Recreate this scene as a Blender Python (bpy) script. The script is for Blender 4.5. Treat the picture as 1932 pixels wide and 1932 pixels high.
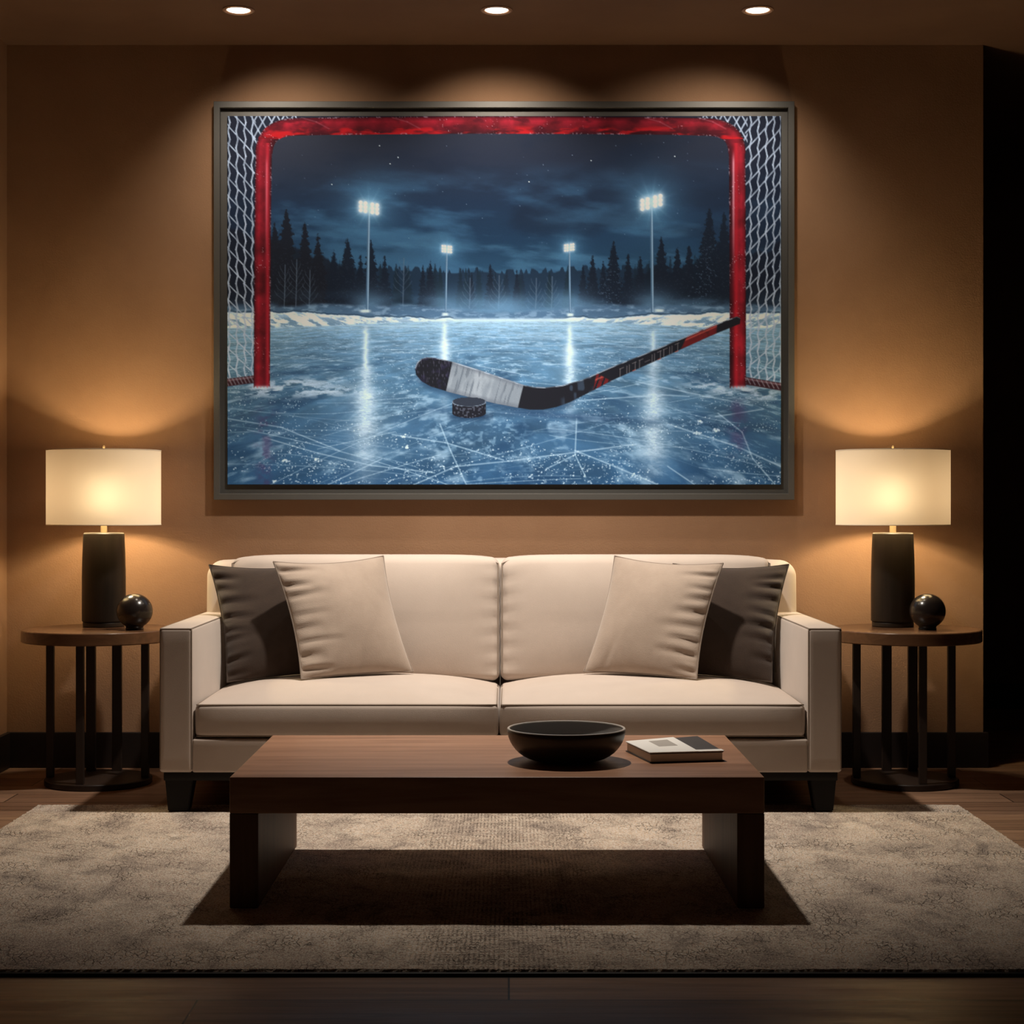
import bpy, bmesh, math, random
import numpy as np
from mathutils import Vector, Matrix

for _o in list(bpy.data.objects):
    bpy.data.objects.remove(_o, do_unlink=True)
SC = bpy.context.scene
COL = SC.collection
PI = math.pi
random.seed(4)

# ---------------------------------------------------------------- camera
F = 3334.0                 # focal length in pixels of the 1932 px frame
CX, CY = 960.0, 953.0      # vanishing point of the room's depth lines
cam_d = bpy.data.cameras.new('camera')
cam = bpy.data.objects.new('camera', cam_d); COL.objects.link(cam)
cam.location = (0, 0, 1.0); cam.rotation_euler = (PI / 2, 0, 0)
cam_d.sensor_width = 36.0; cam_d.lens = 36.0 * F / 1932.0
cam_d.shift_x = (966 - CX) / 1932.0; cam_d.shift_y = -(966 - CY) / 1932.0
cam_d.clip_start = .05; cam_d.clip_end = 60
SC.camera = cam

def PX(px, d): return (px - CX) * d / F
def PZ(py, d): return 1.0 - (py - CY) * d / F
def P(px, py, d): return Vector((PX(px, d), d, PZ(py, d)))

# ---------------------------------------------------------------- world, lights, exposure
W = bpy.data.worlds.new('world'); SC.world = W; W.use_nodes = True
W.node_tree.nodes['Background'].inputs[0].default_value = (1.0, .74, .52, 1)
W.node_tree.nodes['Background'].inputs[1].default_value = .005
SC.view_settings.view_transform = 'Standard'
SC.view_settings.look = 'None'
SC.view_settings.exposure = 0.0
SC.view_settings.gamma = 1.0
SC.view_settings.use_curve_mapping = False
SC.cycles.use_denoising = True
SC.cycles.max_bounces = 8
SC.cycles.sample_clamp_indirect = 4.0

YW = 6.74                  # the picture wall
HC = 2.755                 # ceiling height

def spot(name, loc, target, power, col, size, blend, rad, parent=None):
    l = bpy.data.lights.new(name, 'SPOT'); l.energy = power; l.color = col
    l.spot_size = math.radians(size); l.spot_blend = blend; l.shadow_soft_size = rad
    o = bpy.data.objects.new(name, l); COL.objects.link(o)
    o.rotation_euler = (Vector(target) - Vector(loc)).to_track_quat('-Z', 'Y').to_euler()
    o.location = loc
    if parent: o.parent = parent
    return o

NEUTRAL = (1.0, .90, .78)
DOWN_COL = (1.0, .87, .72)
WARM = (1.0, .79, .46)
# the ceiling lamp over the coffee table (ahead of the frame's top edge)
spot('ceiling_spot', (-.03, 5.62, HC - .03), (-.03, 6.00, 0), 305, NEUTRAL, 101, 1.0, .05)
DOWN_POWER, DOWN_SIZE = (37, 48, 37), 110
LAMP_POWER = 26.0

PRINT_GAIN = (1.06, 1.20, 1.40)



# ---------------------------------------------------------------- the printed picture
def paint_rink(NX, NY, X0=429.0, X1=1473.5, Y0=219.0, Y1=914.5):
    """sRGB colours (NY+1, NX+1, 3) of the rink print; row 0 is its top edge."""
    rng = np.random.RandomState(7)
    xs = np.linspace(X0, X1, NX + 1); ys = np.linspace(Y0, Y1, NY + 1)
    X, Y = np.meshgrid(xs, ys)
    px = (X1 - X0) / NX

    def sm(a, b, v):
        t = np.clip((v - a) / (b - a), 0, 1); return t * t * (3 - 2 * t)

    def vnoise(x, y, seed):
        r = np.random.RandomState(seed).rand(256, 256)
        xi = np.floor(x).astype(int); yi = np.floor(y).astype(int)
        fx = x - xi; fy = y - yi
        fx = fx * fx * (3 - 2 * fx); fy = fy * fy * (3 - 2 * fy)
        a = r[yi % 256, xi % 256]; b = r[yi % 256, (xi + 1) % 256]
        c = r[(yi + 1) % 256, xi % 256]; d = r[(yi + 1) % 256, (xi + 1) % 256]
        return (a * (1 - fx) + b * fx) * (1 - fy) + (c * (1 - fx) + d * fx) * fy

    def fbm(x, y, seed, n=5):
        s = 0; a = .5; t = 0
        for k in range(n):
            s = s + a * vnoise(x, y, seed + k); t += a; a *= .5; x = x * 2.03; y = y * 2.03
        return s / t

    def mix(img, col, a):
        a = np.clip(a, 0, 1)[..., None]
        img[:] = img * (1 - a) + np.asarray(col, float) / 255 * a

    def stops(v, pts):
        p = [q[0] for q in pts]
        return np.stack([np.interp(v, p, [q[1][c] / 255 for q in pts]) for c in range(3)], -1)

    def window(x0, x1, y0, y1):
        i0, i1 = np.searchsorted(ys, [y0, y1]); j0, j1 = np.searchsorted(xs, [x0, x1])
        return slice(max(i0 - 1, 0), i1 + 1), slice(max(j0 - 1, 0), j1 + 1)

    def stroke(img, pts, w, col, a=1.0, soft=1.0, fade=None):
        for k in range(len(pts) - 1):
            (ax, ay), (bx, by) = pts[k], pts[k + 1]
            m = w + soft * 2 + 1
            sl = window(min(ax, bx) - m, max(ax, bx) + m, min(ay, by) - m, max(ay, by) + m)
            x = X[sl]; y = Y[sl]
            if x.size == 0: continue
            dx, dy = bx - ax, by - ay
            t = np.clip(((x - ax) * dx + (y - ay) * dy) / (dx * dx + dy * dy + 1e-9), 0, 1)
            d = np.hypot(x - ax - t * dx, y - ay - t * dy)
            mix(img[sl], col, a * (1 - sm(w / 2 - soft / 2, w / 2 + soft / 2 + .4, d)))

    def dist_path(pts, sl=None):
        x = X if sl is None else X[sl]; y = Y if sl is None else Y[sl]
        D = np.full(x.shape, 1e9); S = np.zeros(x.shape); side = np.zeros(x.shape); L = 0
        for (ax, ay), (bx, by) in zip(pts[:-1], pts[1:]):
            dx, dy = bx - ax, by - ay; l = np.hypot(dx, dy)
            t = np.clip(((x - ax) * dx + (y - ay) * dy) / (l * l), 0, 1)
            d = np.hypot(x - ax - t * dx, y - ay - t * dy)
            u = d < D
            D = np.where(u, d, D); S = np.where(u, L + t * l, S)
            side = np.where(u, ((x - ax) * dy - (y - ay) * dx) / l, side); L += l
        return D, S, side, L

    def poly_mask(pts, sl, soft=.8):
        x = X[sl]; y = Y[sl]; ins = np.zeros(x.shape, bool); D = np.full(x.shape, 1e9)
        n = len(pts)
        for k in range(n):
            ax, ay = pts[k]; bx, by = pts[(k + 1) % n]
            c = ((ay > y) != (by > y)) & (x < (bx - ax) * (y - ay) / (by - ay + 1e-12) + ax)
            ins ^= c
            dx, dy = bx - ax, by - ay
            t = np.clip(((x - ax) * dx + (y - ay) * dy) / (dx * dx + dy * dy + 1e-9), 0, 1)
            D = np.minimum(D, np.hypot(x - ax - t * dx, y - ay - t * dy))
        sd = np.where(ins, D, -D)
        return sm(-soft, soft, sd), sd

    # sky
    img = stops(Y, [(219, (34, 37, 48)), (300, (33, 40, 56)), (380, (30, 48, 72)), (450, (33, 60, 88)),
                    (510, (40, 74, 102)), (560, (46, 80, 108)), (600, (60, 95, 122))])
    mix(img, (58, 58, 66), .45 * sm(900, 450, X) * sm(420, 240, Y))  # greyish haze reflection, painted into the upper left of the print
    c = fbm(X / 150 + Y / 300, Y / 42 - X / 400, 20)
    mix(img, (62, 104, 138), .75 * sm(.50, .78, c) * sm(290, 400, Y))
    c2 = fbm(X / 90, Y / 20 - X / 260, 40)
    mix(img, (78, 124, 156), .55 * sm(.52, .8, c2) * sm(400, 480, Y) * sm(560, 500, Y))
    mix(img, (24, 34, 52), .6 * sm(.5, .75, fbm(X / 170, Y / 60, 60)) * sm(520, 360, Y))
    # stars
    for k in range(70):
        sx, sy = rng.uniform(515, 1375), rng.uniform(262, 470)
        stroke(img, [(sx, sy), (sx + .3, sy)], .6 + .5 * rng.rand(), (170, 190, 210), .25 + .45 * rng.rand() ** 2, .8)
    for sx, sy in ((626, 348), (716, 275), (736, 309), (751, 297), (998, 343), (1273, 295), (1115, 303)):
        stroke(img, [(sx, sy), (sx + .3, sy)], 1.6, (225, 235, 245), .95, .8)
    # halo of the floodlights on the sky
    lamps = ((696, 392, 20, 9, .17), (843, 470, 10, 7, .12), (1074, 467, 10, 7, -.14), (1229, 382, 22, 9.5, -.26))
    for lx, ly, hw, hh, tl in lamps:
        r = np.hypot(X - lx, Y - ly)
        mix(img, (92, 150, 190), .80 * np.exp(-(r / (hw * 1.9)) ** 1.3))

    # forest
    def spruce(img, cx, top, base, w, col, a=1.0, snow=0.0):
        sl = window(cx - w * 1.7 - 4, cx + w * 1.7 + 4, top - 3, base + 2)
        x = X[sl] - cx; y = Y[sl]
        t = np.clip((y - top) / (base - top), 0, 1)
        n = fbm(x / 5 + 50, y / 6, int(cx) % 97 + 100, 3) - .5
        tiers = (base - top) / 11.0
        saw = ((y - top + np.abs(x) * .45) / tiers) % 1.0
        half = w * (.03 + 1.25 * t ** .9) * (.66 + .42 * saw) + n * w * (.18 + .6 * t) + (vnoise(x / 1.7, y / 1.7, 99) - .5) * 2.5
        m = sm(-1.4, 1.6, half - np.abs(x)) * (y > top) * (y < base)
        mix(img[sl], col, a * m)
        if snow:
            q = fbm(x / 3 + 9, y / 2.2, int(cx) % 89 + 300, 3)
            mix(img[sl], (110, 134, 160), snow * m * .7 * sm(.60, .78, q) * sm(.1, .5, t))
    far = (27, 44, 63)
    ridge = 520 - 10 * fbm(X / 60, X * 0, 81, 3) - 9 * sm(.45, .9, vnoise(X / 5.2, X * 0 + 3, 82)) + 10 * np.abs(X - 950) / 440 * -1
    mix(img, far, .92 * sm(-2, 2, Y - ridge))
    for k in range(85):
        cx = rng.uniform(512, 1378); e = abs(cx - 950) / 430
        spruce(img, cx, 522 - 34 * e - rng.uniform(0, 16), 592, rng.uniform(7, 12), (24, 36 + 4 * rng.rand(), 52), .75)
    dk_l = 466 + (X - 510) * .36 - 30 * fbm(X / 22, X * 0, 83, 4); dk_r = 556 - (X - 1100) * .22 - 26 * fbm(X / 22, X * 0, 84, 4)
    mix(img, (24, 31, 43), .9 * sm(-3, 4, Y - dk_l) * sm(700, 620, X)); mix(img, (20, 30, 44), .9 * sm(-3, 4, Y - dk_r) * sm(1150, 1230, X))
    for cx, tp, w in ((540, 395, 34), (575, 418, 26), (518, 420, 26), (600, 440, 22), (656, 448, 24), (630, 470, 17), (700, 452, 22),
                      (680, 480, 15), (726, 482, 16), (812, 490, 13), (798, 500, 11), (925, 497, 13), (975, 508, 10), (890, 514, 9),
                      (1118, 480, 17), (1158, 455, 22), (1185, 478, 16), (1208, 484, 15), (1248, 444, 23), (1278, 466, 18),
                      (1300, 462, 20), (1338, 392, 34), (1366, 400, 28), (1100, 500, 12), (1138, 492, 12)):
        dk = (24, 28, 38) if cx < 620 else (21, 30, 44)
        spruce(img, cx, tp, 596, w, dk, .95, .55 if cx in (1338, 1138, 1158) else .15)
    for cx, tp in ((536, 500), (558, 490), (760, 487), (583, 510), (940, 520), (885, 525), (1010, 525), (1040, 522)):   # bare birches
        stroke(img, [(cx, 582), (cx + 1.5, tp + 40), (cx + 2, tp)], 1.6, (92, 108, 126), .55, 1)
        for s in range(9):
            by = tp + 8 + s * 6; o = (1 if s % 2 else -1) * (6 + s * 1.0)
            stroke(img, [(cx + 1.5, by + 12), (cx + o, by), (cx + o * 1.3, by - 7)], .9, (92, 108, 126), .32, 1)
    # mist and the snowy rise in front of the wood
    mist = fbm(X / 70, Y / 26, 130)
    mix(img, (92, 132, 165), .75 * sm(545, 600, Y + 26 * (mist - .5)) * sm(.25, .7, mist))
    for mx, s in ((845, 46), (1075, 46), (700, 34), (1235, 40), (940, 60)):
        mix(img, (120, 165, 200), .55 * np.exp(-((X - mx) / s) ** 2 - ((Y - 580) / 30) ** 2))
    rise = 578 - 6 * fbm(X / 40, X * 0, 140, 3) + 14 * sm(200, 0, np.abs(X - 950))
    q = fbm(X / 14, Y / 5, 141)
    mix(img, (78, 108, 138), .8 * sm(-3, 6, Y - rise))
    mix(img, (130, 160, 186), .7 * sm(-3, 6, Y - rise) * sm(.45, .7, q))
    # floodlight poles and heads
    for (lx, ly, hw, hh, tl), (pxx, w) in zip(lamps, ((693, 5.0), (841, 3.0), (1075.5, 3.0), (1231, 5.0))):
        stroke(img, [(lx, ly), (pxx, 588)], w, (74, 104, 132), 1, 1.2)
        stroke(img, [(lx + w * .18, ly), (pxx + w * .18, 588)], w * .35, (150, 180, 204), .85, 1.2)
    for lx, ly, hw, hh, tl in lamps:
        r = np.hypot(X - lx, Y - ly)
        mix(img, (150, 205, 235), .72 * np.exp(-(r / (hw * .95)) ** 2))
        ray = np.abs(np.sin(np.arctan2(Y - ly, X - lx) * 6 + lx)) ** 10
        mix(img, (170, 215, 240), .16 * ray * np.exp(-(r / (hw * 1.5)) ** 2))
        for gx in (-.78, -.32, .32, .78):
            for gy in (-.72, 0, .72):
                bx = lx + gx * hw; by = ly + gx * hw * tl + gy * hh * (1.15 if hw > 15 else 1)
                rr = np.hypot((X - bx), (Y - by)) / (hw * .145 + .5)
                mix(img, (250, 253, 255), np.exp(-rr ** 4) + .45 * np.exp(-(rr / 1.9) ** 2))
    # ice
    D = np.clip((Y - 603) / (914 - 603), 0, 1)
    ice = stops(Y, [(600, (150, 184, 206)), (612, (140, 176, 200)), (630, (112, 150, 178)), (665, (86, 122, 150)), (730, (72, 108, 136)),
                    (800, (58, 92, 122)), (860, (54, 90, 122)), (914, (46, 84, 120))])
    per = 1 / (.14 + D)                                       # squash towards the horizon
    u = (X - 950) * per / 60; v = per * 7
    nI = fbm(u * .8 + 40, v * .9, 200, 6)
    ice = ice * (.74 + .50 * nI)[..., None]
    fr = fbm(u * 1.5 + 7, v * 1.9 + 20, 220, 6)
    m = sm(598, 606, Y)
    img[:] = img * (1 - m[..., None]) + ice * m[..., None]
    mix(img, (168, 198, 218), m * .62 * sm(.54, .80, fr))
    mix(img, (150, 184, 208), m * .45 * sm(.52, .74, fbm(u * 6 + 3, v * 6, 225, 4)) * sm(.45, .7, fbm(u * .5, v * .6 + 9, 226)))
    mix(img, (30, 60, 92), m * .55 * sm(.52, .78, fbm(u * .7, v * .8 + 80, 240)) * sm(.1, .35, D))
    band = fbm(X / 260, Y / 3.2, 250, 3)
    mix(img, (190, 214, 230), m * .35 * sm(.55, .8, band) * sm(690, 612, Y))
    # snow banks along the boards
    for side in (0, 1):
        if side == 0:
            top = 589 + 13 * sm(480, 860, X); bot = 619 - 14 * sm(470, 880, X); al = sm(905, 840, X)
        else:
            top = 590 + 12 * sm(1400, 1060, X); bot = 619 - 13 * sm(1400, 1040, X); al = sm(1020, 1090, X)
        lump = fbm(X / 24, X * 0 + side, 260, 4)
        top = top + 9 * (.5 - lump) * al
        bm = sm(-1.5, 1.5, Y - top) * sm(2, -2, Y - bot) * al
        t = np.clip((Y - top) / np.maximum(bot - top, 1), 0, 1)
        q = fbm(X / 13 + Y / 9 * (1 if side else -1), Y / 6, 270 + side, 5)
        mix(img, (150, 182, 206), bm)
        mix(img, (222, 234, 242), bm * sm(.36, .62, q + .16 * (1 - t)))
        mix(img, (92, 124, 152), bm * .65 * sm(.5, .33, q) * sm(.1, .5, t))
        mix(img, (40, 62, 84), .75 * al * sm(1.7, .2, np.abs(Y - (top - 2.2))))
    mix(img, (205, 224, 236), .8 * np.exp(-((Y - 604) / 3.5) ** 2) * sm(430, 0, np.abs(X - 950)))
    for bx, by, w in ((689, 587, 10), (1076, 594, 6), (1244, 586, 9), (840, 593, 6)):
        mix(img, (225, 240, 238), np.exp(-((X - bx) / w) ** 4 - ((Y - by) / 3) ** 4) * .85)
    # reflected floodlights
    for rx, segs in ((690, ((616, 700, 5, .9), (690, 760, 12, .75), (735, 812, 19, .95), (800, 880, 24, .5), (880, 914, 26, .22))),
                     (839, ((606, 660, 5, .85), (640, 690, 8, .95), (740, 775, 9, .25))),
                     (1075, ((612, 670, 5, .9), (650, 730, 9, .97), (745, 790, 11, .35))),
                     (1233, ((622, 680, 5, .7), (675, 740, 11, .6), (735, 792, 18, .95), (800, 860, 20, .8), (855, 900, 24, .3)))):
        for y0, y1, w, a in segs:
            jit = 5 * (fbm(X * 0 + rx, Y / 3.0, 280, 3) - .5) + 9 * (vnoise(X / 5, Y / 2.0, 290) - .5) * sm(640, 800, Y)
            e = np.exp(-np.abs((X - rx + jit) / w) ** 1.7) * sm(y0 - 8, y0 + 14, Y) * sm(y1 + 16, y1 - 16, Y)
            gl = .62 + .75 * (fbm(X / 4.5, Y / 1.8, 300, 3) - .25)
            mix(img, (238, 246, 250), a * e * np.where(Y > 690, gl, 1))
            mix(img, (150, 190, 215), .35 * a * np.exp(-np.abs((X - rx) / (w * 3)) ** 1.5) * sm(y0 - 8, y0 + 20, Y) * sm(y1 + 20, y1 - 20, Y))
    # skate marks
    for k in range(150):
        z = rng.rand() ** 1.0; y0 = 616 + 296 * z ** 1.5; f = (y0 - 590) / 324
        cx = rng.uniform(420, 1480); ln = rng.uniform(60, 420) * (.5 + .8 * f)
        sl_ = rng.normal(0, .05 + .24 * f); cv = rng.normal(0, .10 * f)
        pts = [(cx + ln * (s / 12 - .5), y0 + sl_ * ln * (s / 12 - .5) + cv * ln * ((s / 12 - .5) ** 2)) for s in range(13)]
        if min(p[1] for p in pts) < 614: continue
        stroke(img, pts, .7 + 1.3 * f * rng.rand(), (186, 212, 228), .10 + .34 * rng.rand() ** 1.8, 1.2)
    for pts, w in ((((500, 826), (600, 855), (700, 878), (820, 892)), 2), (((830, 800), (850, 850), (880, 915)), 2.2), (((740, 820), (840, 835), (950, 868)), 2.2),
                   (((780, 915), (860, 880), (960, 870), (1200, 838)), 2.2), (((1088, 790), (1085, 858), (1105, 900)), 2.2), (((1085, 858), (1030, 885)), 2),
                   (((1085, 850), (1160, 880), (1240, 914)), 2.4), (((1355, 780), (1400, 815), (1420, 865), (1462, 914)), 2.2), (((1200, 720), (1320, 745), (1420, 765)), 1.8),
                   (((1260, 800), (1390, 842), (1473, 880)), 2.6), (((1090, 756), (1250, 745), (1300, 748)), 1.6), (((1350, 786), (1440, 772)), 2.0),
                   (((430, 790), (530, 806), (640, 850)), 2), (((1260, 880), (1310, 914)), 2.2), (((900, 690), (980, 705)), 1.4), (((620, 914), (720, 866)), 1.8)):
        stroke(img, list(pts), w * 1.1, (186, 212, 228), .34, 2.2); stroke(img, list(pts), w * .6, (196, 220, 234), .3, 1.2)
    # frozen crumbs
    for k in range(5200):
        yy = 640 + 274 * rng.rand() ** .62; f = (yy - 600) / 314
        xx = rng.uniform(429, 1474)
        if fbm(np.array([xx / 70.]), np.array([yy / 26.]), 310, 3)[0] < .47 + .06 * rng.rand(): continue
        r = .5 + 1.5 * f * rng.rand() ** 2
        stroke(img, [(xx, yy), (xx + r * rng.rand() * 1.6, yy - r * rng.rand())], r, (206, 226, 238), .35 + .5 * rng.rand(), .9)
    for xx, yy, r in ((761, 823, 5), (767, 845, 5), (516, 908, 4), (538, 870, 6), (1320, 796, 6), (1315, 818, 6), (1353, 812, 6), (600, 868, 6)):
        for q_ in range(7):
            ox, oy = rng.normal(0, r * .55), rng.normal(0, r * .28)
            stroke(img, [(xx + ox, yy + oy), (xx + ox + 1, yy + oy - .6)], r * (.25 + .35 * rng.rand()), (206, 224, 236), .8, 1.2)
    # drift of snow at the feet of the posts
    for dx, dy, w in ((470, 738, 80), (540, 738, 50), (620, 738, 60), (1395, 738, 48), (1340, 728, 50), (560, 722, 70), (1440, 745, 40)):
        q = fbm(X / 16, Y / 5, 330, 4)
        mix(img, (200, 218, 232), .8 * np.exp(-((X - dx) / w) ** 2 - ((Y - dy) / 11) ** 2) * sm(.36, .66, q))
    mix(img, (74, 52, 92), .5 * np.exp(-((X - 500) / 16) ** 2) * sm(745, 790, Y) * sm(.35, .7, fbm(X / 14, Y / 10, 340)))
    mix(img, (74, 52, 92), .5 * np.exp(-((X - 1392) / 16) ** 2) * sm(745, 770, Y) * sm(880, 830, Y) * sm(.35, .7, fbm(X / 14, Y / 10, 341)))
    mix(img, (40, 66, 98), .6 * np.exp(-((X - 1080) / 150) ** 2 - ((Y - 786 - (X - 1080) * .06) / 7) ** 2))

    # net behind the goal frame
    white = (172, 184, 202)
    def netted(region):
        out = np.zeros_like(X)
        if region == 0:
            sl = window(425, 560, 215, 735)
            cols = [432, 447, 462, 476]; sg = 1
        else:
            sl = window(1330, 1476, 215, 740)
            cols = [1416, 1431, 1446, 1460, 1473]; sg = -1
        lay = np.zeros(img.shape)
        ph = 26.0
        for ci in range(-1, len(cols)):
            xa = cols[ci] if ci >= 0 else (cols[0] - 15)
            xb = cols[ci + 1] if ci + 1 < len(cols) else cols[-1] + 15
            k = 0; y = 190.0
            while y < 725:
                t = np.clip((y - 480) / 200, 0, 1)            # diamonds above, squares below
                ph = 33 - 4 * t
                jy = rng.normal(0, .8)
                up = y + (0 if ci % 2 else ph * .5) * (1 - t * .0)
                sk = sg * (16 - 4 * t)
                stroke(lay, [(xa, up + jy), (xb, up + sk + jy)], 2.0, (255, 255, 255), .95, 1.0)
                y += ph
        for ci, cx in enumerate(cols):
            y = 215.0; w = 0
            while y < 722:
                w += 1
                o = (1.8 if w % 2 else -1.8)
                stroke(lay, [(cx - o, y), (cx + o, y + 16)], 2.6, (255, 255, 255), .95, 1.0)
                y += 16
        a = lay[..., 0]
        return a
    a0 = netted(0) * sm(484, 481, X) * (Y < 722)
    a1 = netted(1) * sm(1404, 1407, X) * (Y < 722)
    # mesh above the rounded corners
    lay = np.zeros(img.shape)
    for k in range(-4, 12):
        bx = 470 + k * 17
        stroke(lay, [(bx, 215), (bx - 34, 275)], 2.4, (255, 255, 255), .9, 1)
        stroke(lay, [(bx, 215), (bx + 34, 275)], 2.4, (255, 255, 255), .9, 1)
        bx = 1330 + k * 17
        stroke(lay, [(bx, 215), (bx - 34, 275)], 2.4, (255, 255, 255), .9, 1)
        stroke(lay, [(bx, 215), (bx + 34, 275)], 2.4, (255, 255, 255), .9, 1)
    a2 = lay[..., 0] * (((X > 478) & (X < 560)) | ((X > 1325) & (X < 1410))) * (Y < 285)
    outside = np.zeros(X.shape)
    gp = [(494, 740), (495, 480), (497, 292), (500, 272), (508, 257), (520, 247), (536, 241), (560, 239), (700, 237), (950, 235.5),
          (1200, 237), (1330, 239), (1354, 241), (1370, 247), (1382, 257), (1389, 272), (1391, 292), (1392, 480), (1392, 740)]
    for _ in range(2):
        q = [gp[0]]
        for p, r in zip(gp[:-1], gp[1:]):
            q += [(p[0] * .75 + r[0] * .25, p[1] * .75 + r[1] * .25), (p[0] * .25 + r[0] * .75, p[1] * .25 + r[1] * .75)]
        gp = q + [gp[-1]]
    inn, _ = poly_mask([(p[0], p[1]) for p in gp], (slice(None), slice(None)), 1)
    out = 1 - inn
    mix(img, (20, 24, 38), .55 * out * sm(600, 540, Y))
    mix(img, white, (np.maximum(np.maximum(a0, a1), a2) * out) * .95 * (.72 + .4 * vnoise(X / 6, Y / 6, 350)))
    # bottom rail of the net
    for pts in (((428, 722), (482, 715)), ((1404, 718), (1475, 730))):
        stroke(img, list(pts), 14, (46, 18, 26), .95, 2)
        stroke(img, [(p[0], p[1] - 4) for p in pts], 3, (150, 120, 130), .5, 2)
        (ax, ay), (bx, by) = pts
        for k in range(9):
            cx = ax + (bx - ax) * k / 8; cy = ay + (by - ay) * k / 8
            stroke(img, [(cx - 3, cy - 6), (cx + 3, cy + 5)], 1.8, (150, 156, 170), .5, 1.2)
    # the red goal frame
    Dg, S, side, L = dist_path(gp)
    hw = np.where(Y > 290, 15.5, 16.5)
    gm = sm(.8, -.8, Dg - hw) * (Y < 731 + 2 * np.sin(X))
    t = np.clip(side / hw, -1, 1)                                # -1 .. +1 across the tube
    tube = stops(t, [(-1, (48, 14, 22)), (-.5, (80, 16, 26)), (0, (106, 20, 31)), (.45, (132, 25, 38)), (.8, (100, 19, 30)), (1, (46, 12, 20))])
    lo = fbm(X / 26, Y / 26, 360, 4)
    tube = tube * (.55 + .9 * lo)[..., None]
    img[:] = img * (1 - gm[..., None]) + tube * gm[..., None]
    bar = (Y < 262)
    mix(img, (196, 24, 30), gm * bar * .8 * sm(.46, .70, fbm(X / 38, Y / 9, 370, 4)) * sm(233, 246, Y))
    mix(img, (60, 12, 22), gm * bar * .65 * sm(.5, .75, fbm(X / 30, Y / 12, 380, 4)))
    leftp = (X < 530) & (Y > 270); rightp = (X > 1360) & (Y > 270)
    mix(img, (228, 150, 165), gm * leftp * .75 * np.exp(-((X - 503.5 + (Y - 300) * .004) / 2.0) ** 2) * sm(285, 320, Y) * sm(520, 350, Y))
    mix(img, (205, 40, 56), gm * leftp * .6 * np.exp(-((X - 505) / 4) ** 2))
    mix(img, (232, 180, 194), gm * rightp * .75 * np.exp(-((X - 1384) / 2.2) ** 2) * sm(280, 310, Y) * sm(560, 360, Y))
    mix(img, (205, 36, 50), gm * rightp * .6 * np.exp(-((X - 1389) / 4.5) ** 2))
    # frost on its edges
    ed = np.exp(-((Dg - hw + .8) / 1.5) ** 2) * (Y < 728)
    mix(img, (205, 192, 206), ed * .5 * sm(.52, .8, vnoise(X / 2.3, Y / 2.3, 390)) * sm(.35, .65, vnoise(X / 17, Y / 17, 391)))
    mix(img, (225, 218, 228), gm * .5 * sm(.84, .94, vnoise(X / 1.8, Y / 1.8, 400)) * sm(.5, .7, fbm(X / 30, Y / 30, 410, 3)))
    for k in range(4):
        bx = rng.uniform(560, 1330)
        stroke(img, [(bx, 222), (bx + 28, 230), (bx + 52, 243)], 1.6, (210, 160, 170), .22, 2.0)
    mix(img, (224, 232, 240), .8 * np.exp(-((X - 1398) / 20) ** 2 - ((Y - 732) / 4) ** 2) + .8 * np.exp(-((X - 496) / 22) ** 2 - ((Y - 732) / 4) ** 2))

    # the stick
    topE = [(783, 694), (787, 684), (795, 677), (806, 674), (820, 675), (852, 682), (900, 697), (985, 725.5), (1005, 730), (1030, 731), (1062, 727), (1100, 716), (1150, 694), (1230, 662), (1340, 616), (1390, 597), (1397, 600)]
    botE = [(1396, 611), (1340, 634), (1230, 684), (1150, 720), (1105, 744), (1075, 759), (1050, 768), (1025, 773), (1000, 773), (976, 769), (930, 760), (845, 739), (812, 729), (795, 719), (785, 707)]
    sl = window(770, 1410, 585, 785)
    x = X[sl]; y = Y[sl]; v = img[sl]
    sh, sd = poly_mask(topE + botE, sl, 1.0)
    sh2, _ = poly_mask([(p[0] + 2, p[1] + 9) for p in topE[:12]] + [(p[0] + 2, p[1] + 9) for p in botE[5:]], sl, 6)
    mix(v, (34, 58, 86), .55 * sh2)
    mix(v, (26, 27, 34), sh)
    bl = sm(1130, 1080, x)
    wv = vnoise(x / 2.2, y / 9, 420)
    mix(v, (78, 76, 92), sh * .55 * sm(.62, .82, vnoise(x / 1.6, y / 6, 430)) * sm(852, 842, x + (y - 700) * .25))
    mix(v, (52, 46, 84), sh * .4 * sm(.5, .8, fbm(x / 9, y / 9, 440)) * sm(860, 840, x))
    tape = sh * sm(849, 851, x + (y - 700) * .22) * sm(984, 982, x + (y - 745) * .25)
    mix(v, (128, 136, 144), tape)
    mix(v, (166, 172, 178), tape * .6 * sm(.4, .75, fbm((x + y * .25) / 10, y / 40, 450)))
    mix(v, (82, 90, 100), tape * .55 * sm(.68, .84, vnoise((x + y * .25) / 2.6, y / 26, 460)))
    mix(v, (92, 98, 108), tape * .5 * sm(10, 2, sd))
    mix(v, (70, 90, 112), sh * .5 * sm(1055, 1066, x) * sm(1128, 1110, x) * sm(.45, .7, vnoise(x / 7, y / 12, 470)))
    # shaft: red panels, light unreadable lettering and a bright upper edge
    ax0, ay0, ax1, ay1 = 1120, 726, 1395, 604
    ux, uy = (ax1 - ax0), (ay1 - ay0); Ls = np.hypot(ux, uy); ux /= Ls; uy /= Ls
    s = (x - ax0) * ux + (y - ay0) * uy; n = (x - ax0) * uy * -1 + (y - ay0) * ux
    red = sh * (sm(0, 3, s + n * .7) * sm(30, 26, s - n * .8) + sm(182, 186, s + n * 1.2) * sm(256, 252, s + n * .5))
    mix(v, (112, 28, 30), red * .85 * sm(-.2, .5, fbm(x / 8, y / 8, 480)))
    mix(v, (26, 27, 34), red * (np.abs(((s + n) % 14) - 7) < 2.5) * (s < 40))
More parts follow.
